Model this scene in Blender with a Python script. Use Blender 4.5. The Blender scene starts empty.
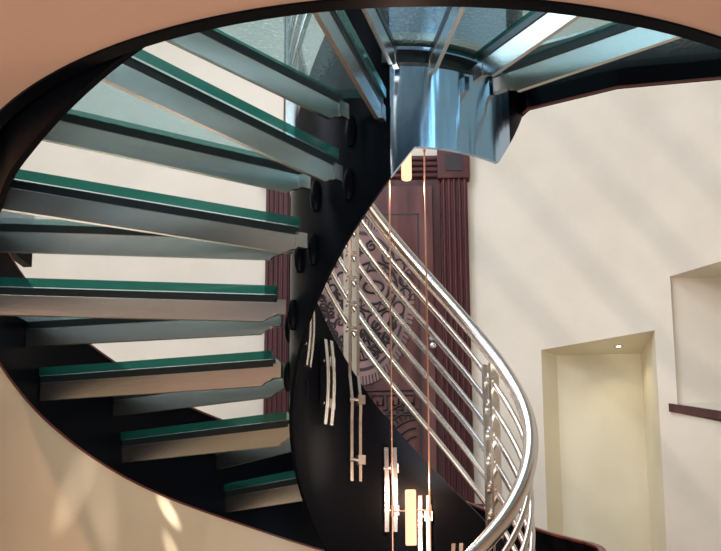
import bpy, bmesh, math, random
from mathutils import Vector, Matrix
random.seed(4)
S = bpy.context.scene
COL = S.collection
R = math.radians
PI = math.pi

# ------------------------------------------------------------ materials
def new_mat(name):
    m = bpy.data.materials.new(name); m.use_nodes = True
    nt = m.node_tree; nt.nodes.clear()
    out = nt.nodes.new('ShaderNodeOutputMaterial')
    return m, nt, out
def principled(name, col, rough=.5, metal=0., bump=None, coat=0., emis=None, estr=0., spec=None, var=None):
    m, nt, out = new_mat(name)
    b = nt.nodes.new('ShaderNodeBsdfPrincipled')
    b.inputs['Base Color'].default_value = (*col, 1)
    b.inputs['Roughness'].default_value = rough
    b.inputs['Metallic'].default_value = metal
    b.inputs['Coat Weight'].default_value = coat
    if spec is not None: b.inputs['Specular IOR Level'].default_value = spec
    if emis:
        b.inputs['Emission Color'].default_value = (*emis, 1)
        b.inputs['Emission Strength'].default_value = estr
    tc = nt.nodes.new('ShaderNodeTexCoord')
    if bump:
        sc, st, dist = bump
        mp = nt.nodes.new('ShaderNodeMapping'); mp.inputs['Scale'].default_value = sc
        n = nt.nodes.new('ShaderNodeTexNoise'); n.inputs['Scale'].default_value = 1; n.inputs['Detail'].default_value = 4
        bp = nt.nodes.new('ShaderNodeBump'); bp.inputs['Strength'].default_value = st; bp.inputs['Distance'].default_value = dist
        nt.links.new(tc.outputs['Object'], mp.inputs[0]); nt.links.new(mp.outputs[0], n.inputs['Vector'])
        nt.links.new(n.outputs[0], bp.inputs['Height']); nt.links.new(bp.outputs[0], b.inputs['Normal'])
    if var:
        sc, c2 = var
        mp = nt.nodes.new('ShaderNodeMapping'); mp.inputs['Scale'].default_value = sc
        n = nt.nodes.new('ShaderNodeTexNoise'); n.inputs['Scale'].default_value = 1; n.inputs['Detail'].default_value = 5
        rp = nt.nodes.new('ShaderNodeValToRGB')
        rp.color_ramp.elements[0].position = .35; rp.color_ramp.elements[1].position = .65
        rp.color_ramp.elements[0].color = (*col, 1); rp.color_ramp.elements[1].color = (*c2, 1)
        nt.links.new(tc.outputs['Object'], mp.inputs[0]); nt.links.new(mp.outputs[0], n.inputs['Vector'])
        nt.links.new(n.outputs[0], rp.inputs[0]); nt.links.new(rp.outputs[0], b.inputs['Base Color'])
    nt.links.new(b.outputs[0], out.inputs[0])
    return m

def front_fresnel(nt, ior):
    # reflection only where light enters the glass (inside a straight-through slab it would be total)
    L = nt.links.new
    fr = nt.nodes.new('ShaderNodeFresnel'); fr.inputs['IOR'].default_value = ior
    ge = nt.nodes.new('ShaderNodeNewGeometry'); iv = nt.nodes.new('ShaderNodeMath'); iv.operation = 'SUBTRACT'; iv.inputs[0].default_value = 1
    mu = nt.nodes.new('ShaderNodeMath'); mu.operation = 'MULTIPLY'
    L(ge.outputs['Backfacing'], iv.inputs[1]); L(fr.outputs[0], mu.inputs[0]); L(iv.outputs[0], mu.inputs[1])
    return mu
def glass_mat(name, tint, frost, nscale, dist, refr=.5, haze=(.90, .99, .97)):
    m, nt, out = new_mat(name)
    L = nt.links.new
    tc = nt.nodes.new('ShaderNodeTexCoord')
    n = nt.nodes.new('ShaderNodeTexVoronoi'); n.inputs['Scale'].default_value = nscale
    n.feature = 'SMOOTH_F1'
    n2 = nt.nodes.new('ShaderNodeTexNoise'); n2.inputs['Scale'].default_value = nscale*.5; n2.inputs['Detail'].default_value = 3
    ad = nt.nodes.new('ShaderNodeMath'); ad.operation = 'ADD'
    bp = nt.nodes.new('ShaderNodeBump'); bp.inputs['Strength'].default_value = 1; bp.inputs['Distance'].default_value = dist
    L(tc.outputs['Object'], n.inputs['Vector']); L(tc.outputs['Object'], n2.inputs['Vector'])
    L(n.outputs['Distance'], ad.inputs[0]); L(n2.outputs[0], ad.inputs[1]); L(ad.outputs[0], bp.inputs['Height'])
    tr = nt.nodes.new('ShaderNodeBsdfTransparent'); tr.inputs[0].default_value = (*tint, 1)
    rf = nt.nodes.new('ShaderNodeBsdfRefraction'); rf.inputs['Color'].default_value = (*tint, 1)
    rf.inputs['IOR'].default_value = 1.25; rf.inputs['Roughness'].default_value = .02
    L(bp.outputs[0], rf.inputs['Normal'])
    mx = nt.nodes.new('ShaderNodeMixShader'); mx.inputs[0].default_value = refr
    L(tr.outputs[0], mx.inputs[1]); L(rf.outputs[0], mx.inputs[2])
    df = nt.nodes.new('ShaderNodeBsdfTranslucent'); df.inputs[0].default_value = (*haze, 1)
    mx2 = nt.nodes.new('ShaderNodeMixShader'); mx2.inputs[0].default_value = frost
    L(mx.outputs[0], mx2.inputs[1]); L(df.outputs[0], mx2.inputs[2])
    gl = nt.nodes.new('ShaderNodeBsdfGlossy'); gl.inputs['Roughness'].default_value = .04
    gl.inputs['Color'].default_value = (.85, .95, .95, 1)
    L(bp.outputs[0], gl.inputs['Normal'])
    fr = front_fresnel(nt, 1.45)
    mx3 = nt.nodes.new('ShaderNodeMixShader')
    L(fr.outputs[0], mx3.inputs[0]); L(mx2.outputs[0], mx3.inputs[1]); L(gl.outputs[0], mx3.inputs[2])
    L(mx3.outputs[0], out.inputs[0])
    return m

def glass_edge_mat():
    m, nt, out = new_mat('green_glass_edge')
    L = nt.links.new
    df = nt.nodes.new('ShaderNodeBsdfTranslucent'); df.inputs[0].default_value = (.025, .19, .15, 1)
    d2 = nt.nodes.new('ShaderNodeBsdfDiffuse'); d2.inputs[0].default_value = (.004, .045, .035, 1)
    tr = nt.nodes.new('ShaderNodeBsdfTransparent'); tr.inputs[0].default_value = (.10, .45, .36, 1)
    gl = nt.nodes.new('ShaderNodeBsdfGlossy'); gl.inputs['Roughness'].default_value = .08; gl.inputs[0].default_value = (.8, 1, .95, 1)
    a = nt.nodes.new('ShaderNodeMixShader'); a.inputs[0].default_value = .5
    L(df.outputs[0], a.inputs[1]); L(d2.outputs[0], a.inputs[2])
    b = nt.nodes.new('ShaderNodeMixShader'); b.inputs[0].default_value = .3
    L(a.outputs[0], b.inputs[1]); L(tr.outputs[0], b.inputs[2])
    fr = front_fresnel(nt, 1.55)
    c = nt.nodes.new('ShaderNodeMixShader'); L(fr.outputs[0], c.inputs[0])
    L(b.outputs[0], c.inputs[1]); L(gl.outputs[0], c.inputs[2])
    L(c.outputs[0], out.inputs[0])
    return m

def emission(name, col, s):
    m, nt, out = new_mat(name)
    e = nt.nodes.new('ShaderNodeEmission'); e.inputs[0].default_value = (*col, 1); e.inputs[1].default_value = s
    nt.links.new(e.outputs[0], out.inputs[0]); return m

M = {}
M['plaster'] = principled('cream_plaster', (.74, .67, .56), .75, bump=((6, 6, 6), .25, .02), var=((2.2, 2.2, 2.2), (.69, .62, .51)))
M['niche'] = principled('niche_plaster', (.78, .71, .54), .8, bump=((6, 6, 6), .2, .01), var=((3, 3, 3), (.73, .66, .48)))
M['peach'] = principled('peach_ceiling_paint', (.60, .385, .29), .85, bump=((40, 40, 40), .15, .003), var=((1.2, 1.2, 1.2), (.56, .355, .265)))
M['tan'] = principled('tan_polished_plaster', (.78, .61, .42), .38, bump=((5, 5, 2), .2, .01), var=((3, 3, 1.5), (.72, .57, .39)))
M['steel'] = principled('brushed_steel', (.66, .65, .62), .27, 1., bump=((3, 90, 90), .08, .002))
M['tube'] = principled('polished_rail_steel', (.66, .635, .60), .27, 1.)
M['drum'] = principled('steel_with_blue_reflection', (.50, .68, .92), .15, 1., bump=((3.2, 3.2, .35), .6, .05))  # blue of the reflected daylight is put into the base colour
M['black'] = principled('black_lacquered_steel', (.0025, .0032, .005), .3, 0., bump=((3, 3, 1.5), .1, .01), spec=.5)
M['black'].node_tree.nodes['Principled BSDF'].inputs['IOR'].default_value = 1.12
M['gasket'] = principled('dark_gasket', (.006, .012, .014), .3)
M['trim'] = principled('red_brown_edge_trim', (.13, .025, .016), .4)
M['brass'] = principled('brass_edge', (.75, .55, .3), .25, 1.)
M['wood'] = principled('reddish_door_wood', (.065, .022, .018), .32, var=((9, 9, 1.4), (.15, .06, .052)), spec=.25)
M['wood_dark'] = principled('dark_carved_groove', (.012, .004, .004), .5)
M['wood_light'] = principled('carved_wood_relief', (.15, .068, .055), .38, var=((5, 5, 3), (.27, .15, .135)))
M['casing'] = principled('dark_casing_wood', (.045, .009, .008), .35, var=((12, 12, 1.2), (.085, .018, .018)), spec=.3)
M['sill'] = principled('dark_sill_wood', (.06, .018, .016), .35, var=((6, 20, 6), (.09, .03, .025)))
M['floor'] = principled('stone_floor', (.42, .34, .26), .35, var=((2, 2, 2), (.36, .29, .22)))
M['upper'] = principled('upper_ceiling', (.45, .52, .54), .6)
M['glass'] = glass_mat('rippled_tread_glass', (.88, .96, .95), .15, 170, .0010, .10)
M['glass_l'] = glass_mat('speckled_landing_glass', (.80, .94, .96), .03, 100, .002, .2)
M['edge'] = glass_edge_mat()
M['lamp'] = emission('glowing_lamp_tube', (1., .46, .27), 2.6)
M['bulb'] = emission('downlight_bulb', (1., .9, .7), 12)
M['cable'] = principled('copper_cable', (.85, .5, .35), .3, 1.)
M['brassknob'] = principled('polished_knob', (.6, .6, .62), .15, 1.)

# ------------------------------------------------------------ helpers
class MB:
    def __init__(s): s.v = []; s.f = []; s.m = []; s.sm = []
    def add(s, vs, fs, mi=0, smooth=False):
        o = len(s.v); s.v += [tuple(p) for p in vs]
        for f in fs: s.f.append([i+o for i in f]); s.m.append(mi); s.sm.append(smooth)
    def prism(s, plan, z0, z1, mi=0, side=None):
        """plan polygon (ccw) extruded vertically"""
        n = len(plan)
        vs = [(x, y, z0) for x, y in plan]+[(x, y, z1) for x, y in plan]
        s.add(vs, [list(range(n))[::-1], list(range(n, 2*n))], mi)
        s.add(vs, [[i, (i+1) % n, n+(i+1) % n, n+i] for i in range(n)], mi if side is None else side)
    def box(s, x0, x1, y0, y1, z0, z1, mi=0, b=0):
        if b <= 0:
            s.prism([(x0, y0), (x1, y0), (x1, y1), (x0, y1)], z0, z1, mi); return
        bm = bmesh.new(); bmesh.ops.create_cube(bm, size=1)
        for v in bm.verts:
            v.co = Vector(((x0+x1)/2+v.co.x*(x1-x0), (y0+y1)/2+v.co.y*(y1-y0), (z0+z1)/2+v.co.z*(z1-z0)))
        bmesh.ops.bevel(bm, geom=bm.edges[:], offset=b, segments=2, affect='EDGES', profile=.5)
        s.add([v.co.copy() for v in bm.verts], [[v.index for v in f.verts] for f in bm.faces], mi); bm.free()
    def tube(s, pts, r, n=10, mi=0, closed=False):
        pts = [Vector(p) for p in pts]; N = len(pts); vs = []; fs = []
        up = None
        for i, p in enumerate(pts):
            if closed: t = pts[(i+1) % N]-pts[i-1]
            else: t = pts[min(i+1, N-1)]-pts[max(i-1, 0)]
            t.normalize()
            if up is None:
                up = Vector((0, 0, 1)) if abs(t.z) < .9 else Vector((1, 0, 0))
            a = (up-t*up.dot(t)).normalized(); b = t.cross(a); up = a
            rr = r(i/(N-1)) if callable(r) else r
            for k in range(n):
                an = 2*PI*k/n; vs.append(p+a*math.cos(an)*rr+b*math.sin(an)*rr)
        for i in range(N if closed else N-1):
            j = (i+1) % N
            for k in range(n):
                fs.append([i*n+k, j*n+k, j*n+(k+1) % n, i*n+(k+1) % n])
        s.add(vs, fs, mi, True)
        if not closed:
            s.add(vs[:n], [list(range(n))], mi); s.add(vs[-n:], [list(range(n))[::-1]], mi)
    def loft(s, rings, mi=0, smooth=True, closed=False, caps=True):
        """rings of equal-length point lists (each ring closed)"""
        n = len(rings[0]); N = len(rings)
        # separate strips so that edges between ring corners stay sharp
        for k in range(n):
            vs = []; fs = []
            for rg in rings: vs += [rg[k], rg[(k+1) % n]]
            for i in range(N-1): fs.append([2*i, 2*i+1, 2*i+3, 2*i+2])
            s.add(vs, fs, mi, smooth)
        if caps:
            s.add(rings[0], [list(range(n))[::-1]], mi); s.add(rings[-1], [list(range(n))], mi)
    def build(s, name, mats, parent=None):
        me = bpy.data.meshes.new(name); me.from_pydata(s.v, [], s.f)
        if not isinstance(mats, (list, tuple)): mats = [mats]
        for m in mats: me.materials.append(m)
        me.polygons.foreach_set('material_index', s.m); me.polygons.foreach_set('use_smooth', s.sm)
        bm = bmesh.new(); bm.from_mesh(me)
        bmesh.ops.remove_doubles(bm, verts=bm.verts, dist=1e-6)if False else None
        bmesh.ops.recalc_face_normals(bm, faces=bm.faces); bm.to_mesh(me); bm.free()
        me.update()
        o = bpy.data.objects.new(name, me); COL.objects.link(o)
        if parent: o.parent = parent
        return o
def tag(o, label=None, cat=None, group=None, kind=None):
    if label: o['label'] = label
    if cat: o['category'] = cat
    if group: o['group'] = group
    if kind: o['kind'] = kind
    return o
def empty(name):
    o = bpy.data.objects.new(name, None); COL.objects.link(o); o.empty_display_size = .1
    return o
def interp(tab, x):
    if x <= tab[0][0]: return tab[0][1]
    for (a, va), (b, vb) in zip(tab, tab[1:]):
        if x <= b: 
            t = (x-a)/(b-a); return va+(vb-va)*t
    return tab[-1][1]
def smooth_tab(tab, x, w=7):
    return sum(interp(tab, x+d) for d in (-w, -w/2, 0, w/2, w))/5

def frange(a, b, n): return [a+(b-a)*i/n for i in range(n+1)]
# ------------------------------------------------------------ key geometry (metres; the camera's eye is the origin)
CI = (-.0516, 3.176)       # axis of the inner well
CO = (-.3993, 3.1735)      # axis of the outer stringer
HC = (0.0, 3.185)          # axis of the round ceiling opening
ZC = 1.19                  # soffit height
HR = 1.45
Z0, A0, DA = .4459, 2.5594, .3412
def h(th): return Z0+.18*(th-A0)/DA      # height of the walking line at the inner well, th in radians
def pi_(th, r): return (CI[0]+r*math.cos(th), CI[1]+r*math.sin(th))
def po_(th, r): return (CO[0]+r*math.cos(th), CO[1]+r*math.sin(th))

# ------------------------------------------------------------ staircase
stair = empty('spiral_staircase')
tag(stair, 'spiral staircase with black curved stringers, steel bars and glass treads', 'staircase')

# outer stringer
LO = [(-20, -.36), (31, -.15), (60, .0), (91, .173), (98.4, .209), (111, .283), (124, .351), (137, .419), (151, .513), (165.6, .629), (175.5, .711), (183, .787), (200, .90), (222, 1.015), (236, 1.045), (247.3, 1.113), (255.5, 1.176), (262, 1.22), (270, 1.27), (285, 1.345), (300, 1.42)]
UP = [(-20, .06), (-8, .11), (21, .18), (31, .22), (46, .30), (52, .35), (80, .53), (120.7, .749), (128.7, .784), (149, .93), (156, .968), (176.4, 1.127), (181, 1.157), (206, 1.38), (218, 1.5), (254, 1.8), (300, 2.1)]
def rout(d):
    # the outer stringer swells on its left side and joins the round opening on the near side
    d = d % 360
    t = max(0, 1-abs(d-205)/75.); a = .975+.075*(t*t*(3-2*t))
    if d < 212: return a
    du = .3993*math.cos(R(d))+.0115*math.sin(R(d))
    b = du+math.sqrt(1.39**2-.3993**2-.0115**2+du*du)
    w = min(1, max(0, (d-212)/26)); w = w*w*(3-2*w)
    return a*(1-w)+b*w if d <= 320 else a
def band(mb, cen, r0, r1, zl, zu, a, b, st=2., swell=None):
    n = int(abs(b-a)/st)+1; rings = []
    for i in range(n+1):
        d = a+(b-a)*i/n; t = R(d)
        c, s = math.cos(t), math.sin(t)
        if swell: r0, r1 = rout(d)+swell[0], rout(d)+swell[1]
        rings.append([(cen[0]+r0*c, cen[1]+r0*s, zl(d)), (cen[0]+r1*c, cen[1]+r1*s, zl(d)), (cen[0]+r1*c, cen[1]+r1*s, zu(d)), (cen[0]+r0*c, cen[1]+r0*s, zu(d))])
    mb.loft(rings)
zlo = lambda d: smooth_tab(LO, d); zup = lambda d: smooth_tab(UP, d)
mb = MB(); band(mb, CO, 0, 0, zlo, zup, -20, 298, 2, (0, .018))
outer = mb.build('outer_stringer', M['black'], stair)
mb = MB(); band(mb, CO, 0, 0, lambda d: zlo(d)-.007, lambda d: zlo(d), -20, 192, 2, (-.002, .02))
tag(mb.build('edge_trim', M['trim'], outer), 'red-brown strip along the lower edge')
mb = MB(); band(mb, CO, 0, 0, lambda d: zup(d), lambda d: zup(d)+.008, -20, 298, 2, (-.002, .02))
tag(mb.build('edge_trim', M['trim'], outer), 'red-brown strip along the upper edge')

# inner stringer
XT = [(-60, .40), (0, .27), (23, .20), (41, .13), (67, .06), (85, .03), (110, 0)]
def ztop(d): return min(h(R(d))+.60+interp(XT, d), 2.3)
def zbot(d):
    a = h(R(d))-.25
    b = 1.375 if d < 317 else 1.375+(d-317)*.010
    if d > 268: 
        return min(a, b) if d < 300 else b
    return a
mb = MB(); band(mb, (-.043, 3.176), .398, .409, zbot, ztop, -95, 264, 2)
inner = mb.build('inner_stringer', M['black'], stair)
def flare(mb, a, b):
    rings = []; n = int((b-a)/1.5)
    for i in range(n+1):
        d = a+(b-a)*i/n; r1 = .411+.024*max(0, (d-300)/50); r0 = r1-.014; c, s_ = math.cos(R(d)), math.sin(R(d))
        rings.append([(-.043+r0*c, 3.176+r0*s_, zbot(d)), (-.043+r1*c, 3.176+r1*s_, zbot(d)), (-.043+r1*c, 3.176+r1*s_, ztop(d)), (-.043+r0*c, 3.176+r0*s_, ztop(d))])
    mb.loft(rings)
mb = MB(); flare(mb, 326, 350); tag(mb.build('inner_stringer_end', M['black'], stair), 'black end of the inner stringer')
mb = MB(); flare(mb, 264, 326)
drum = mb.build('inner_stringer_panel', M['drum'], stair)
tag(drum, 'mirror-like steel end of the inner stringer, blue reflection put into its colour')

# landing ledge ring on the drum
mb = MB(); band(mb, CI, .440, .475, lambda d: 1.70, lambda d: 1.725, 262, 346, 2)
tag(mb.build('landing_ledge', M['steel'], stair), 'bright curved steel ledge around the drum')

mb = MB(); band(mb, CI, .404, .424, lambda d: 1.655, lambda d: 1.698, 262, 346, 2)  # dark band in the gap beneath the ledge
mb.build('ledge_dark_band', M['gasket'], stair)
# treads -----------------------------------------------------------
Fi = {0: (139, .48), 1: (161, .46), 2: (184, .46), 3: (204, .46), 4: (224.5, .46), 5: (245.5, .47), 6: (264.5, .465), 7: (288, .455)}
Fo = {0: 118.3, 1: 146, 2: 170.3, 3: 198.4, 4: 224.2, 5: 253.3, 6: 282.5, 7: 305}
Bi = {0: (120, .47), 1: (143, .50), 2: (158, .48), 3: (181, .455), 4: (212, .46), 5: (226, .475), 6: (246.5, .50), 7: (265.5, .455)}
Bo = {0: 92, 1: 119, 2: 147, 3: 173.5, 4: 201.3, 5: 229.5, 6: 255.6, 7: 289.3}
def bar_profile(mb, p0, p1, z0, z1, th, notch=True, off=0):
    """upright flat bar from p0 (inner end) to p1 (outer end); lower inner corner notched"""
    d = Vector((p1[0]-p0[0], p1[1]-p0[1])); L = d.length; d.normalize(); nrm = Vector((-d.y, d.x))
    prof = [(0, z1), (0, z0+.028), (.012, z0+.018), (.03, z0+.012), (.045, z0), (L, z0), (L, z1)] if notch else [(0, z1), (0, z0), (L, z0), (L, z1)]
    n = len(prof); vs = []
    for sgn in (-1, 1):
        for s_, z in prof:
            q = Vector(p0)+d*s_+nrm*(sgn*th/2+off); vs.append((q.x, q.y, z))
    fs = [list(range(n)), list(range(n, 2*n))[::-1]]+[[i, (i+1) % n, n+(i+1) % n, n+i] for i in range(n)]
    mb.add(vs, fs)
def tab(mb, p, d, z0, z1, w=.03, t=.012):
    """bracket plate at the end of a bar"""
    d = Vector(d).normalized(); nrm = Vector((-d.y, d.x)); vs = []
    for z in (z0, z1):
        for a, b in ((0, -1), (1, -1), (1, 1), (0, 1)):
            q = Vector(p)+d*(a*w)+nrm*(b*t/2); vs.append((q.x, q.y, z))
    mb.add(vs, [[3, 2, 1, 0], [4, 5, 6, 7], [0, 1, 5, 4], [1, 2, 6, 5], [2, 3, 7, 6], [3, 0, 4, 7]])
ordinal = {0: 'lowest visible glass tread', 7: 'uppermost glass tread, beside the landing'}
for k in range(0, 8):
    z = Z0+.18*k
    tr = empty('tread'); tr.parent = stair
    if k in ordinal: tr['label'] = ordinal[k]
    fi = pi_(R(Fi[k][0]), Fi[k][1]); bi = pi_(R(Bi[k][0]), Bi[k][1])
    fo = po_(R(Fo[k]), {4: .993, 5: 1.031, 6: .92}.get(k, .975)); bo = po_(R(Bo[k]), {5: .93, 6: .90, 7: .758}.get(k, .975))
    if k == 7: fi = (.063, 2.775); fo = (.136, 2.459)
    def extend(a, b):
        a = Vector(a); d = (Vector(b)-a).normalized(); t = .2
        while True:
            q = a+d*t; v = q-Vector(CO)
            if v.length >= rout(math.degrees(math.atan2(v.y, v.x)))-.006: return (q.x, q.y)
            t += .002
    fo = extend(fi, fo); bo = extend(bi, bo)
    fa, ba = [math.degrees(math.atan2(p[1]-CO[1], p[0]-CO[0])) % 360 for p in (fo, bo)]
    # glass slab, outer edge following the stringer
    plan = [bi]
    n = 6
    for i in range(n+1):
        dd = ba+(fa-ba)*i/n; plan.append(po_(R(dd), rout(dd)-.006))
    plan.append(fi)
    for i in (3, 2, 1):
        t = i/4; a = Bi[k][0]+(Fi[k][0]-Bi[k][0])*t; r = Bi[k][1]+(Fi[k][1]-Bi[k][1])*t
        plan.append(pi_(R(a), r))
    # grow the glass slightly beyond both bars
    def grow(pin, pout, sgn, amt=.012):
        d = (Vector(pout)-Vector(pin)).normalized(); nn = Vector((-d.y, d.x))*sgn*amt
        return (pin[0]+nn.x, pin[1]+nn.y), (pout[0]+nn.x, pout[1]+nn.y)
    plan = plan[::-1] if False else plan
    mb = MB(); mb.prism(plan, z-.015, z+.015, 0, 1)
    g = mb.build('glass_panel', [M['glass'] if k < 5 else M['glass_l'], M['edge']], tr)
    for (p0, p1, nm) in ((fi, fo, 'F'), (bi, bo, 'B')):
        d = (Vector(p1)-Vector(p0)).normalized(); nn = Vector((-d.y, d.x))
        sgn = 1 if nm == 'B' else -1
        # keep the bar just inside the glass edge
        c = Vector(((fi[0]+bi[0]+fo[0]+bo[0])/4, (fi[1]+bi[1]+fo[1]+bo[1])/4))
        side = 1 if (c-Vector(p0)).dot(nn) > 0 else -1
        off = side*.018
        mb = MB(); bar_profile(mb, p0, p1, z-.105, z-.040, .013, True, off)
        bar = mb.build('support_bar', M['steel'], tr)
        mb = MB(); bar_profile(mb, p0, p1, z-.040, z-.0152, .018, False, off)
        mb.build('gasket', M['gasket'], tr)
        mb = MB(); q = Vector(p0)+nn*off; tab(mb, (q-d*.028), d, z-.08, z-.03, .04, .018)
        mb.build('bracket', M['steel'], tr)
        th_ = math.atan2(p0[1]-3.176, p0[0]+.043); lx, ly = -.043+.412*math.cos(th_), 3.176+.412*math.sin(th_)
        if k < 2 or math.degrees(th_) % 360 > 255: continue
        mb = MB(); mb.tube([(lx, ly, z-.13), (lx, ly, z-.11), (lx, ly, z-.08), (lx, ly, z-.05), (lx, ly, z-.03)], lambda u: .010+.010*math.sin(PI*u), 14)
        tag(mb.build('mounting_lug', M['black'], tr), 'black rounded lug on the inner stringer')

# landing: three bars and glass -------------------------------------
ZL = 1.70
bars = [((.212, 2.771), (.76, 2.01)), ((.29, 2.853), (1.10, 2.32))]
for p0, p1 in bars:
    mb = MB(); bar_profile(mb, p0, p1, ZL-.110, ZL-.035, .014, True)
    b = mb.build('landing_bar', M['steel'], stair)
    mb = MB(); bar_profile(mb, p0, p1, ZL-.035, ZL-.0122, .022, False)
    mb.build('gasket', M['gasket'], b)
    d = (Vector(p1)-Vector(p0)).normalized()
    mb = MB(); tab(mb, Vector(p0)-d*.04, d, ZL-.09, ZL-.04, .045, .02)
    mb.build('bracket', M['steel'], b)
def arc(cen, r, a, b, n):
    return [(cen[0]+r*math.cos(R(a+(b-a)*i/n)), cen[1]+r*math.sin(R(a+(b-a)*i/n))) for i in range(n+1)]
def ang(cen, p): return math.degrees(math.atan2(p[1]-cen[1], p[0]-cen[0])) % 360
FPL = [(.32, 3.12), (.375, 3.0), (.66, 2.865), (1.0, 2.815), (1.46, 2.83)]
inner_a = [ang(CI, b[0]) for b in bars]; outer_a = [ang(HC, b[1]) for b in bars]
edges = [(inner_a[i], outer_a[i]) for i in range(2)]+[(340, 345)]
edges = [(a % 360, b % 360) for a, b in edges]
prev = (286, 283)
for ia, oa in edges:
    plan = arc(CI, .445, prev[0]+.4, ia-.4, 6)+arc(HC, 1.40, prev[1]+.4, oa-.4, 8)[::-1]
    mb = MB(); mb.prism(plan[::-1], ZL-.012, ZL+.012, 0, 1)
    g = mb.build('landing_glass', [M['glass_l'], M['edge']], stair)
    prev = (ia, oa)
# landing fascia
def strip(mb, pts, th, z0, z1, mi=0):
    rings = []
    N = len(pts)
    for i, p in enumerate(pts):
        a = Vector(pts[max(i-1, 0)]); b = Vector(pts[min(i+1, N-1)]); d = (b-a).normalized(); nn = Vector((-d.y, d.x))*th
        q = Vector(p)
        za = z0 if not callable(z0) else z0(i); zb = z1 if not callable(z1) else z1(i)
        rings.append([(q.x, q.y, za), (q.x+nn.x, q.y+nn.y, za), (q.x+nn.x, q.y+nn.y, zb), (q.x, q.y, zb)])
    mb.loft(rings, mi, False)
def catmull(P, n=6):
    out = []
    for i in range(len(P)-1):
        p0 = Vector(P[max(i-1, 0)]); p1 = Vector(P[i]); p2 = Vector(P[i+1]); p3 = Vector(P[min(i+2, len(P)-1)])
        for j in range(n):
            t = j/n
            out.append(tuple(.5*((2*p1)+(p2-p0)*t+(2*p0-5*p1+4*p2-p3)*t*t+(3*p1-p0-3*p2+p3)*t**3)))
    out.append(tuple(P[-1])); return out
mb = MB(); strip(mb, FPL, .02, 1.625, 1.84)
fas = mb.build('landing_fascia', M['black'], stair)
mb = MB(); strip(mb, [(x, y-.002) for x, y in FPL], .006, 1.619, 1.6255)
tag(mb.build('edge_trim', M['trim'], fas), 'red-brown strip along the lower edge')
mb = MB(); strip(mb, [(x, y-.006) for x, y in FPL], .028, 1.84, 1.85)
tag(mb.build('edge_cap', M['steel'], fas), 'thin steel cap on top')

# ------------------------------------------------------------ railing
rail = empty('stair_railing')
tag(rail, 'curved stainless steel railing of a round handrail and six parallel tubes on the inner stringer', 'railing')
def helix(off, r, a, b, st=3.):
    n = int((b-a)/st); return [(*pi_(R(a+(b-a)*i/n), r), h(R(a+(b-a)*i/n))+off+smooth_tab(XR, a+(b-a)*i/n)) for i in range(n+1)]
RR = .42
XR = [(-90, .24), (-59, .165), (-46, .125), (-22, .08), (0, .05), (20, .02), (50, 0)]
mb = MB(); mb.tube(helix(1.40, RR, -90, 318), .0265, 18); mb.build('handrail', M['tube'], rail)
for i in range(6):
    mb = MB(); mb.tube(helix(1.295-.102*i, RR-.005, -90, 318), .0108, 12); mb.build('rail_tube', M['tube'], rail)
def clamp_plates(mb, th, o0, o1, r, gap=.013, w=.024, t=.006):
    """two upright flat bars side by side"""
    er = Vector((math.cos(th), math.sin(th), 0)); et = Vector((-math.sin(th), math.cos(th), 0)); c = Vector((*pi_(th, r), 0))
    hh = h(th)
    for sg in (-1, 1):
        rings = []
        for off in [o0+(o1-o0)*i/8 for i in range(9)]:
            bow = .012*math.sin(PI*(off-o0)/(o1-o0))
            q = c+er*(bow*0)+et*(sg*(gap))+Vector((0, 0, hh+off)) - er*bow
            rings.append([q-er*w/2-et*t/2, q+er*w/2-et*t/2, q+er*w/2+et*t/2, q-er*w/2+et*t/2])
        mb.loft(rings, 0, True)
def spacer(mb, th, off, r, L=.05, rad=.012):
    er = Vector((math.cos(th), math.sin(th), 0)); et = Vector((-math.sin(th), math.cos(th), 0))
    q = Vector((*pi_(th, r), h(th)+off)); a = q-et*L/2; b = q+et*L/2
    mb.tube([a, (a+b)/2, b], rad, 10)
def block(mb, th, off, r, side=1):
    er = Vector((math.cos(th), math.sin(th), 0)); et = Vector((-math.sin(th), math.cos(th), 0))
    q = Vector((*pi_(th, r), h(th)+off))
    vs = []
    for z in (-.018, .018):
        for a, b in ((-.02, 0), (.018, 0), (.018, -.030), (-.02, -.030)):
            p = q+er*a+et*b*side+Vector((0, 0, z)); vs.append(p)
    mb.add(vs, [[3, 2, 1, 0], [4, 5, 6, 7], [0, 1, 5, 4], [1, 2, 6, 5], [2, 3, 7, 6], [3, 0, 4, 7]])
def plate(name, parent, th, sg, offs, wf, rf, gap, t, bow=0.):
    er = Vector((math.cos(th), math.sin(th), 0)); et = Vector((-math.sin(th), math.cos(th), 0)); rings = []
    for k, off in enumerate(offs):
        w = wf(off); q = Vector((*pi_(th, rf(off)-bow*math.sin(PI*k/(len(offs)-1))), h(th)+off))+et*sg*gap
        rings.append([q-er*w/2-et*t/2, q+er*w/2-et*t/2, q+er*w/2+et*t/2, q-er*w/2+et*t/2])
    mb = MB(); mb.loft(rings, 0, False); return mb.build(name, M['steel'], parent)
def piece(name, parent, fn, *a, mat='steel', **k):
    mb = MB(); fn(mb, *a, **k); return mb.build(name, M[mat], parent)
for d in (-79, -59, -19, 1, 21, 61, 81, 101, 143, 164, 182, 220, 240, 260):
    th = R(d); cl = empty('mounting_clamp'); cl.parent = rail
    for sg in (-1, 1): plate('clamp_plate', cl, th, sg, frange(.19, .51, 8), lambda o: .034, lambda o: .381, .016, .016, .014)
    for o_ in (.27, .43):
        piece('clamp_block', cl, block, th, o_, .378); piece('clamp_bolt', cl, spacer, th, o_, .370, .052, .008)
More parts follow.
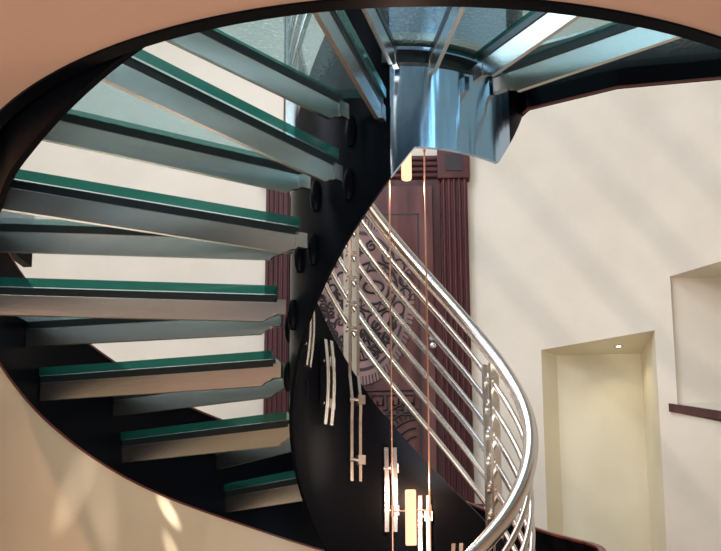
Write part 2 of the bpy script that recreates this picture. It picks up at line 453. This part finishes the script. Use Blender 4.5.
for d in (-40, 41, 121.5, 200, 281):
    th = R(d); po = empty('post'); po.parent = rail
    for sg in (-1, 1):
        plate('post_plate', po, th, sg, (.19, .25, .42, .50, .60, .7, .9, 1.1, 1.36), lambda o: .024 if o < .45 else (.034 if o < .55 else .042),
              lambda o: .388 if o < .5 else min(.413, .388+(o-.5)*.3), .018, .012)
    for o_ in (.27, .50):
        piece('clamp_block', po, block, th, o_, .378); piece('clamp_bolt', po, spacer, th, o_, .374, .06, .008)
    for i in range(6): piece('rail_collar', po, spacer, th, 1.295-.102*i, .413, .056, .0145, mat='tube')

# ------------------------------------------------------------ hanging lamp
pend = empty('pendant_light'); pend.location = (-.042, 3.18, 0)
tag(pend, 'pendant light of glowing tubes strung on two thin copper cables in the stair well', 'pendant light')
def pbuild(mb, name, m):
    o = mb.build(name, m, pend); return o
for x in (-.062, .065):
    mb = MB(); mb.tube([(x, 0, -.35), (x, 0, 1.2), (x, 0, 3.2)], .0028, 8); pbuild(mb, 'cable', M['cable'])
def lamp_tube(zb, zt, r):
    mb = MB(); n = 20; rings = []
    prof = [(r*.3, zb), (r*.93, zb), (r, zb+.005), (r, zt-.005), (r*.93, zt), (r*.3, zt)]
    for (rr, z) in prof: rings.append([(rr*math.cos(2*PI*i/n), rr*math.sin(2*PI*i/n), z) for i in range(n)])
    vs = [p for rg in rings for p in rg]; fs = []
    for j in range(len(prof)-1):
        for i in range(n): fs.append([j*n+i, j*n+(i+1) % n, (j+1)*n+(i+1) % n, (j+1)*n+i])
    fs.append(list(range(n))[::-1]); fs.append(list(range((len(prof)-1)*n, len(prof)*n)))
    mb.add(vs, fs, 0, False)
    t = pbuild(mb, 'lamp_tube', M['lamp'])
    zc = zb+(zt-zb)*.62
    mb = MB(); mb.tube([(-.064, 0, zc), (0, 0, zc), (.067, 0, zc)], .0028, 8); mb.tube([(-.062, 0, zc-.02), (-.062, 0, zc+.02)], .006, 8); mb.tube([(.065, 0, zc-.02), (.065, 0, zc+.02)], .006, 8)
    pbuild(mb, 'crossbar', M['cable'])
    return t
lamp_tube(.148, .335, .0185); lamp_tube(1.455, 1.655, .0185)
for z, e in ((.372, 13), (1.44, 6)):
    l = bpy.data.lights.new('light_at_lamp', 'POINT'); l.energy = e; l.color = (1, .62, .44); l.shadow_soft_size = .008
    o = bpy.data.objects.new('light_at_lamp', l); o.location = (-.042, 3.18, z); COL.objects.link(o)

# ------------------------------------------------------------ setting
ZF = -1.5; ZT = 5.0
mb = MB(); mb.box(-3.4, 4.2, -3.2, 7.6, ZF-.1, ZF); tag(mb.build('floor', M['floor']), kind='structure')

# soffit slab with the round opening (near side of the stair only)
mb = MB()
N = 90
arcp = [(HC[0]+HR*math.cos(R(180+180*i/N)), HC[1]+HR*math.sin(R(180+180*i/N))) for i in range(N+1)]
X0, X1, Y0 = -3.4, 2.42, -3.2
for zz in (ZC, 1.66):
    vs = []; fs = []
    for i, (x, y) in enumerate(arcp):
        a = math.atan2(y-HC[1], x-HC[0])
        c, s = math.cos(a), math.sin(a)
        # project outwards to the rectangle
        ts = []
        if c > 1e-6: ts.append((X1-HC[0])/c)
        if c < -1e-6: ts.append((X0-HC[0])/c)
        if s < -1e-6: ts.append((Y0-HC[1])/s)
        t = min(ts); vs += [(x, y, zz), (HC[0]+c*t, HC[1]+s*t, zz)]
    for i in range(N): fs.append([2*i, 2*i+1, 2*i+3, 2*i+2])
    # fill rectangle corners
    for cx_ in (X0, X1):
        j = max(range(N+1), key=lambda j: -((vs[2*j+1][0]-cx_)**2+(vs[2*j+1][1]-Y0)**2))
    mb.add(vs, fs)
vs = [(x, y, ZC) for x, y in arcp]+[(x, y, 1.66) for x, y in arcp]
mb.add(vs, [[i, i+1, N+2+i, N+1+i] for i in range(N)], 0, True)
for xa, xb in ((X0, HC[0]-HR), (HC[0]+HR, X1)):
    mb.add([(xa, HC[1], ZC), (xb, HC[1], ZC), (xb, HC[1], 1.66), (xa, HC[1], 1.66)], [[0, 1, 2, 3]])
ceil = mb.build('ceiling', M['peach']); tag(ceil, kind='structure')
mb = MB(); band(mb, HC, HR-.030, HR+.002, lambda d: ZC-.006, lambda d: ZC+.2, 176, 364, 2)
tag(mb.build('trim_1', M['black']), 'black steel ring around the round ceiling opening', kind='structure')
mb = MB(); mb.tube([(HC[0]+(HR-.034)*math.cos(R(a)), HC[1]+(HR-.034)*math.sin(R(a)), ZC-.001) for a in range(311, 352, 2)], .0022, 6)
tag(mb.build('trim_2', M['brass']), 'thin brass line inside the ceiling ring', kind='structure')

# curved plaster wall below the outer stringer
mb = MB(); band(mb, CO, 0, 0, lambda d: ZF, lambda d: zlo(d)-.008, 35, 203, 2, (.002, .10))
tag(mb.build('wall_stairwell', M['tan']), kind='structure')

# back wall with the door
mb = MB(); mb.box(-3.4, .42, 6.5, 6.62, ZF, ZT); tag(mb.build('wall_back', M['plaster']), kind='structure')
mb = MB(); mb.box(-3.52, -3.4, -3.2, 6.62, ZF, ZT); tag(mb.build('wall_left', M['plaster']), kind='structure')
mb = MB(); mb.box(-3.4, 2.42, -3.3, -3.2, ZF, ZT); tag(mb.build('wall_front', M['plaster']), kind='structure')
mb = MB(); mb.box(-3.4, 4.2, -3.2, 7.6, ZT, ZT+.1); tag(mb.build('ceiling_upper', M['upper']), kind='structure')

# curved right wall with two niches
def wallcurve():
    base = [(.40, 6.5), (.84, 6.38), (1.52, 5.91), (1.61, 5.80), (1.85, 5.53), (2.15, 5.05), (2.35, 4.3), (2.42, 3.2), (2.42, -3.2)]
    return base
W = wallcurve()
N1 = (1, 2); N2 = (3, 5)
n1z = (-.6, 1.64)
mb = MB()
vs = []; fs = []
zs = [ZF, n1z[0], 1.64, 1.965, ZT]
def sillz(x):
    return 1.10 - (x-1.61)*.5
cols = W
vid = {}
def V(i, z):
    key = (i, round(z, 4))
    if key not in vid: vid[key] = len(vs); vs.append((W[i][0], W[i][1], z))
    return vid[key]
def quad(i, za, zb):
    a = [V(i, za[0]), V(i+1, za[1]), V(i+1, zb[1]), V(i, zb[0])]; fs.append(a)
for i in range(len(W)-1):
    if i == 1:
        quad(i, (ZF, ZF), (n1z[0],)*2); quad(i, (1.64,)*2, (1.965,)*2); quad(i, (1.965,)*2, (ZT,)*2)
    elif i in (3, 4):
        quad(i, (ZF, ZF), (sillz(W[i][0])-.03, sillz(W[i+1][0])-.03)); quad(i, (1.965,)*2, (ZT,)*2)
    else:
        quad(i, (ZF, ZF), (1.965,)*2) if False else None
        if i == 0:
            quad(i, (ZF, ZF), (n1z[0],)*2); quad(i, (n1z[0],)*2, (1.64,)*2); quad(i, (1.64,)*2, (1.965,)*2); quad(i, (1.965,)*2, (ZT,)*2)
        else:
            quad(i, (ZF, ZF), (1.965,)*2); quad(i, (1.965,)*2, (ZT,)*2)
mb.add(vs, fs, 0, True)
# niche 1
b1, b2 = (.97, 6.54), (1.57, 6.52); f1, f2 = W[1], W[2]
z0, z1 = n1z
P = lambda p, z: (p[0], p[1], z)
mb.add([P(b1, z0), P(b2, z0), P(b2, z1), P(b1, z1)], [[0, 1, 2, 3]], 1)
mb.add([P(f1, z0), P(b1, z0), P(b1, z1), P(f1, z1)], [[0, 1, 2, 3]], 1)
mb.add([P(f2, z0), P(b2, z0), P(b2, z1), P(f2, z1)], [[0, 1, 2, 3]], 1)
mb.add([P(f1, z1), P(b1, z1), P(b2, z1), P(f2, z1)], [[0, 1, 2, 3]], 1)
mb.add([P(f1, z0), P(b1, z0), P(b2, z0), P(f2, z0)], [[0, 1, 2, 3]], 1)
# niche 2
g0 = W[3]; g1 = W[4]; g2 = W[5]; c1 = (1.62, 5.83); c2 = (2.75, 5.83); z1 = 1.965
mb.add([P(c1, .4), P(c2, .4), P(c2, z1), P(c1, z1)], [[0, 1, 2, 3]], 0)
mb.add([P(g0, .4), P(c1, .4), P(c1, z1), P(g0, z1)], [[0, 1, 2, 3]], 0)
mb.add([P(g2, .4), P(c2, .4), P(c2, z1), P(g2, z1)], [[0, 1, 2, 3]], 0)
mb.add([P(g0, z1), P(c1, z1), P(c2, z1), P(g2, z1), P(g1, z1)], [[0, 1, 2, 3, 4]], 0)
wr = mb.build('wall_right', [M['plaster'], M['niche']]); tag(wr, kind='structure')
# sill of niche 2: dark wooden nosing with plaster slope behind
mb = MB()
def front(p, d): # move towards the room
    return (p[0]-d*.75, p[1]-d*.66)
za = [1.14, 1.14-(g1[0]-g0[0])*.5, 1.14-(g2[0]-g0[0])*.5]
gs = (g0[0]-.035, g0[1]+.04)
fr = [front(p, .02) for p in (gs, g1, g2)]
bk = [front(p, -.03) for p in (gs, g1, g2)]
rings = [[(fr[i][0], fr[i][1], za[i]-.055), (bk[i][0], bk[i][1], za[i]-.055), (bk[i][0], bk[i][1], za[i]), (fr[i][0], fr[i][1], za[i])] for i in range(3)]
mb.loft(rings, 0, False)
tag(mb.build('trim_3', M['sill']), 'dark wooden sill edge of the upper right niche', kind='structure')
mb = MB()
mb.add([(bk[0][0], bk[0][1], za[0]-.002), (bk[1][0], bk[1][1], za[1]-.002), (bk[2][0], bk[2][1], za[2]-.002), (c2[0], c2[1], 1.14), (c1[0], c1[1], 1.14)], [[0, 1, 4], [1, 2, 3, 4]])
tag(mb.build('trim_4', M['plaster']), 'sloping plaster sill of the upper right niche', kind='structure')

# niche downlight
dl = empty('downlight'); dl.location = (1.365, 6.3, 1.64); tag(dl, 'tiny recessed downlight in the head of the tall wall niche', 'downlight')
mb = MB(); mb.tube([(0.028*math.cos(2*PI*i/20), .028*math.sin(2*PI*i/20), -.003) for i in range(20)], .004, 6, closed=True); mb.build('trim_ring', M['steel'], dl)
mb = MB(); mb.tube([(0, 0, .0), (0, 0, -.006)], .013, 14); mb.build('lens', M['bulb'], dl)
l = bpy.data.lights.new('niche_light', 'SPOT'); l.energy = 3; l.color = (1, .85, .55); l.spot_size = R(120); l.spot_blend = .8; l.shadow_soft_size = .02
o = bpy.data.objects.new('niche_light', l); o.location = (1.365, 6.3, 1.62); COL.objects.link(o)

# ------------------------------------------------------------ door
door = empty('door_1'); tag(door, 'carved dark wooden door with an oval mandala relief', kind='structure')
YD = 6.5; DZ0, DZ1 = .55, 2.95
mb = MB(); mb.box(-.93, .16, YD-.05, YD-.001, DZ0, DZ1, 0, .004)
mb.build('door_frame', M['casing'], door)
mb = MB(); mb.box(-.88, .10, YD-.075, YD-.051, DZ0+.01, DZ1-.06, 0, .004)
leaf = mb.build('door_leaf', M['wood'], door)
# panel border grooves
mb = MB(); yf = YD-.0765
for x0, x1, z0, z1 in ((-.80, .0, 2.665, 2.677), (-.80, .0, .80, .812), (-.80, -.788, .80, 2.677), (-.012, .0, .80, 2.677)):
    mb.box(x0, x1, yf, yf+.004, z0, z1)
mb.build('panel_groove', M['wood_dark'], leaf)
# mandala
cx_, cz_ = -.43, 2.03; ax, az = .39, .62
def ov(t, k=1.): return (cx_+ax*k*math.cos(t), cz_+az*k*math.sin(t))
mb = MB(); yy = YD-.0775
def ov_line(mb, k0, k1, y0, y1, mi=0, n=96, a=0, b=2*PI, cen=None, r=None):
    rings = []
    for i in range(n+1):
        t = a+(b-a)*i/n
        if cen is None: p = ov(t, k0); q = ov(t, k1)
        else: p = (cen[0]+r[0]*k0*math.cos(t), cen[1]+r[1]*k0*math.sin(t)); q = (cen[0]+r[0]*k1*math.cos(t), cen[1]+r[1]*k1*math.sin(t))
        rings.append([(p[0], y0, p[1]), (q[0], y0, q[1]), (q[0], y1, q[1]), (p[0], y1, p[1])])
    mb.loft(rings, mi, False)
ov_line(mb, .80, .99, yy-.003, yy+.003, 0)
for i in range(100):
    t = 2*PI*i/100
    for (ka, kb) in ((.89, 1.0),):
        p = ov(t, ka); q = ov(t, kb); tx, tz = -math.sin(t), math.cos(t)
        w = .0042
        vs = []
        for y in (yy-.0065, yy): 
            for (pp, sg) in ((p, -1), (q, -1), (q, 1), (p, 1)): vs.append((pp[0]+tx*w*sg, y, pp[1]+tz*w*sg))
        mb.add(vs, [[0, 1, 2, 3], [4, 5, 6, 7][::-1], [0, 1, 5, 4], [1, 2, 6, 5], [2, 3, 7, 6], [3, 0, 4, 7]], 1)
ov_line(mb, .795, .83, yy-.007, yy, 1)
ov_line(mb, .02, .80, yy-.0015, yy+.003, 0)
ring = mb.build('carved_oval_ring', [M['wood_light'], M['wood_dark']], leaf)
mb = MB()
def line(mb, pts, r=.006): r *= 1.35; mb.tube([(x, yy-.0035, z) for x, z in pts], r, 6, 0)
# sun circle with zigzag
cc = (-.33, 2.13); 
for rr in (.165, .112):
    line(mb, [(cc[0]+rr*math.cos(2*PI*i/48), cc[1]+rr*1.12*math.sin(2*PI*i/48)) for i in range(49)], .007)
zz = []
for i in range(33):
    rr = .157 if i % 2 else .118; t = 2*PI*i/32; zz.append((cc[0]+rr*math.cos(t), cc[1]+rr*1.12*math.sin(t)))
line(mb, zz, .0055)
line(mb, [(cc[0]+.07*math.cos(t), cc[1]+.045*math.sin(t)) for t in frange(0, 2*PI, 24)], .007)
# petals round the circle
for i in range(14):
    t = 2*PI*i/14+.2; r0 = .175
    c = (cc[0]+(r0+.055)*math.cos(t), cc[1]+(r0*1.12+.055)*math.sin(t))
    if i in (3, 4): continue
    line(mb, [(c[0]+.04*math.cos(s)*1.0, c[1]+.05*math.sin(s)) for s in frange(0, 2*PI, 18)], .006)
def spiral(c, r, turns=1.6, s0=0., flip=1, ex=1.):
    line(mb, [(c[0]+flip*r*(1-.8*i/40)*math.cos(s0+turns*2*PI*i/40)*ex, c[1]+r*(1-.8*i/40)*math.sin(s0+turns*2*PI*i/40)) for i in range(41)], .006)
for c, r, f in () and (((-.62, 1.90), .07, 1), ((-.24, 1.86), .065, -1), ((-.60, 1.72), .06, -1), ((-.28, 1.68), .06, 1), ((-.44, 1.60), .05, 1), ((-.62, 2.12), .06, -1), ((-.15, 1.98), .05, 1), ((-.68, 2.3), .045, 1), ((-.40, 1.90), .05, 1)):
    spiral(c, r, flip=f)
rnd = random.Random(11)
placed = [(cc[0], cc[1], .24)]
for _ in range(900):
    t = rnd.uniform(0, 2*PI); k = math.sqrt(rnd.uniform(0, .5)); c = ov(t, k); r_ = rnd.uniform(.026, .05)
    if all(math.hypot(c[0]-a, c[1]-b) > r_+q for a, b, q in placed):
        placed.append((c[0], c[1], r_*.8)); spiral(c, r_, 1.3, rnd.uniform(0, 6), rnd.choice((1, -1)))
# fan / shell
for i in range(9):
    t = R(200+i*17.5); line(mb, [(-.40+k*math.cos(t), 1.83+k*math.sin(t)) for k in (.045, .09, .13)], .006)
line(mb, [(-.40+.145*math.cos(t), 1.83+.145*math.sin(t)) for t in frange(R(195), R(345), 20)], .007)
# concentric fronds between the spirals and the ring
for k in (.70, .60):
    line(mb, [ov(t, k) for t in frange(R(185), R(345), 40)], .006)
for i in range(26):
    t = R(190+i*6); line(mb, [ov(t, .62), ov(t+.05, .69)], .005)
for i in range(9):
    t = R(98+i*11); p, q = ov(t, .74), ov(t+.12, .60); line(mb, [p, ((p[0]+q[0])/2+.015, (p[1]+q[1])/2), q], .006)
# Greek key band
for j in range(7):
    x = -.78+j*.108; z = 1.24 - abs(j-3)*.0
    line(mb, [(x, z), (x, z+.10), (x+.08, z+.10), (x+.08, z+.03), (x+.04, z+.03), (x+.04, z+.065)], .0055)
    line(mb, [(x+.08, z), (x+.108, z)], .0055)
line(mb, [(-.79, 1.20), (-.02, 1.20)], .005); line(mb, [(-.79, 1.375), (-.02, 1.375)], .005)
# lower half fan of the second oval
c2_ = (-.03, .93)
for rr in (.12, .18, .24, .30, .36):
    line(mb, [(c2_[0]-rr*math.cos(t)*.95, c2_[1]+rr*math.sin(t)) for t in frange(R(4), R(86), 14)], .0055)
for i in range(12):
    t = R(6+i*7.2); line(mb, [(c2_[0]-rr*math.cos(t)*.95, c2_[1]+rr*math.sin(t)) for rr in (.25, .35)], .0045)
mb.build('carving_lines', M['wood_dark'], leaf)
# knob, escutcheon
kn = empty('door_handle'); kn.parent = door
mb = MB(); mb.tube([(.085, YD-.078, 1.68), (.085, YD-.12, 1.68)], .011, 12); 
bm = bmesh.new(); bmesh.ops.create_uvsphere(bm, u_segments=18, v_segments=12, radius=.027)
mb.add([(v.co.x+.085, v.co.y*.75+YD-.13, v.co.z+1.68) for v in bm.verts], [[v.index for v in f.verts] for f in bm.faces], 0, True); bm.free()
mb.build('knob', M['brassknob'], kn)
mb = MB(); mb.tube([(.080, YD-.078, 1.745), (.080, YD-.092, 1.745)], .018, 14); mb.build('lock_plate', M['brassknob'], kn)
# casings
def fluted(x0, x1, z0, z1, name='casing'):
    mb = MB(); mb.box(x0, x1, YD-.06, YD-.001, z0, z1)
    n = 5; w = (x1-x0)/n
    for i in range(n):
        c = x0+w*(i+.5); mb.tube([(c, YD-.062, z0), (c, YD-.062, (z0+z1)/2), (c, YD-.062, z1)], w*.33, 12)
    return mb.build(name, M['casing'], door)
fluted(.165, .355, .55, 2.95); fluted(-1.105, -.935, .55, 2.95)
mb = MB(); mb.box(-.93, .16, YD-.055, YD-.001, 2.95, 3.13)
for i in range(4):
    z = 2.97+i*.044; mb.tube([(-.93, YD-.058, z), (-.4, YD-.058, z), (.16, YD-.058, z)], .015, 10)
mb.build('lintel', M['casing'], door)
for x0, x1 in ((.14, .375), (-1.13, -.92)):
    mb = MB(); mb.box(x0, x1, YD-.085, YD-.001, 2.94, 3.18, 0, .008)
    rs = mb.build('rosette_block', M['casing'], door)
    mb = MB(); a = .055
    mb.box(x0+a, x1-a, YD-.090, YD-.084, 2.94+a, 3.18-a); mb.build('rosette_square', M['wood_dark'], rs)
# small landing in front of the door
mb = MB(); mb.box(-1.15, .40, 6.15, 6.499, .50, .55); 
tag(mb.build('trim_5', M['sill']), 'dark wooden door landing', kind='structure')

# ------------------------------------------------------------ lights
def area(name, loc, target, sx, sy, e, col):
    l = bpy.data.lights.new(name, 'AREA'); l.shape = 'RECTANGLE'; l.size = sx; l.size_y = sy; l.energy = e; l.color = col
    o = bpy.data.objects.new(name, l); o.location = loc
    o.rotation_euler = (Vector(target)-Vector(loc)).to_track_quat('-Z', 'Y').to_euler(); COL.objects.link(o); return o
area('overhead_daylight', (-1.2, 4.0, 4.9), (-1.4, 4.8, 0), 2.8, 2.6, 200, (.84, .89, 1.0))  # unseen area light added for daylight from above; no skylight is modelled
area('back_wall_fill', (-3.3, 3.0, 3.4), (0, 5.5, 1.5), 2.2, 1.6, 100, (.78, .84, 1.0))  # unseen cool light added to brighten the left of the back wall
area('upper_right_fill', (2.3, .6, 3.2), (-1.8, 6.0, 1.4), 2.0, 1.6, 1, (.85, .93, 1.0))  # faint unseen light added on the right; no window is modelled
area('upper_front_fill', (-1.2, -3.1, 3.3), (0, 3., 2.2), 2.6, 2.2, 45, (.66, .85, 1.0))  # unseen cool light added to brighten the landing bars and drum
area('soffit_fill', (-.8, -.8, -1.2), (-.6, .8, 1.2), 2.5, 2.0, 80, (1, .82, .66))  # unseen warm light added near the floor to light the soffit
area('warm_front_fill', (-1.7, -3.1, -.1), (-1.2, 3., .4), 1.0, .8, 75, (1, .90, .80))  # unseen warm light added for hot highlights on the tread bars
area('cool_front_fill', (1.3, -3.1, .1), (.2, 3., 1.4), 1.2, 1.9, 110, (.58, .80, 1.0))  # unseen bluish light added so that the drum mirrors blue
area('landing_bar_fill', (-3.35, -.4, 4.1), (.6, 2.6, 1.8), 2.4, 1.4, 60, (.66, .86, 1.0))  # unseen cool light added where the landing bar reflects it
area('drum_fill', (2.38, -1.2, 3.5), (-.3, 2.6, 1.6), 1.6, 1.6, 45, (.62, .84, 1.0))  # unseen cool light added to show as a reflection in the drum
def spot(name, loc, target, e, deg, col, blend=.5, size=.01):
    l = bpy.data.lights.new(name, 'SPOT'); l.energy = e; l.color = col; l.spot_size = R(deg); l.spot_blend = blend; l.shadow_soft_size = size
    o = bpy.data.objects.new(name, l); o.location = loc
    o.rotation_euler = (Vector(target)-Vector(loc)).to_track_quat('-Z', 'Y').to_euler(); COL.objects.link(o)
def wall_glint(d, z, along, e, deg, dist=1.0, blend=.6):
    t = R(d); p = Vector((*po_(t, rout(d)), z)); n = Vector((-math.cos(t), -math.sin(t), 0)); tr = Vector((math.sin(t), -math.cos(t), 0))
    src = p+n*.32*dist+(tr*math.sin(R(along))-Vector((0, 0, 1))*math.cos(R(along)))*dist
    spot('glint_spot', src, p, e, deg, (1, .97, .9), blend)  # added narrow spot imitates a light streak on the tan wall
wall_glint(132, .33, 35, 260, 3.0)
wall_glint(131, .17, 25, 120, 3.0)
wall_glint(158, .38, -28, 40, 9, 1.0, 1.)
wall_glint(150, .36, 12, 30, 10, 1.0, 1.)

spot('light_at_lamp', (-.042, 3.18, .372), (1.5, 5.9, 2.75), 75, 85, (1, .93, .84), .9, .006)  # spot added at the pendant to throw railing shadows onto the right wall
w = bpy.data.worlds.new('World'); S.world = w; w.use_nodes = True
w.node_tree.nodes['Background'].inputs[0].default_value = (.5, .6, .7, 1); w.node_tree.nodes['Background'].inputs[1].default_value = .3

# ------------------------------------------------------------ camera
cam = bpy.data.cameras.new('Camera'); co = bpy.data.objects.new('Camera', cam); COL.objects.link(co)
cam.sensor_fit = 'HORIZONTAL'; cam.sensor_width = 36; cam.lens = 939.44/721*36
cam.shift_x = -(422.01-360.5)/721; cam.shift_y = (435.55-275.5)/721
cam.clip_start = .05
pitch = .1626; ro = -.0147
co.matrix_world = Matrix.Rotation(PI/2+pitch, 4, 'X') @ Matrix.Rotation(ro, 4, 'Z')
S.camera = co
S.view_settings.view_transform = 'Standard'; S.view_settings.look = 'None'
S.view_settings.exposure = -0.2; S.view_settings.gamma = 1; S.view_settings.use_curve_mapping = False
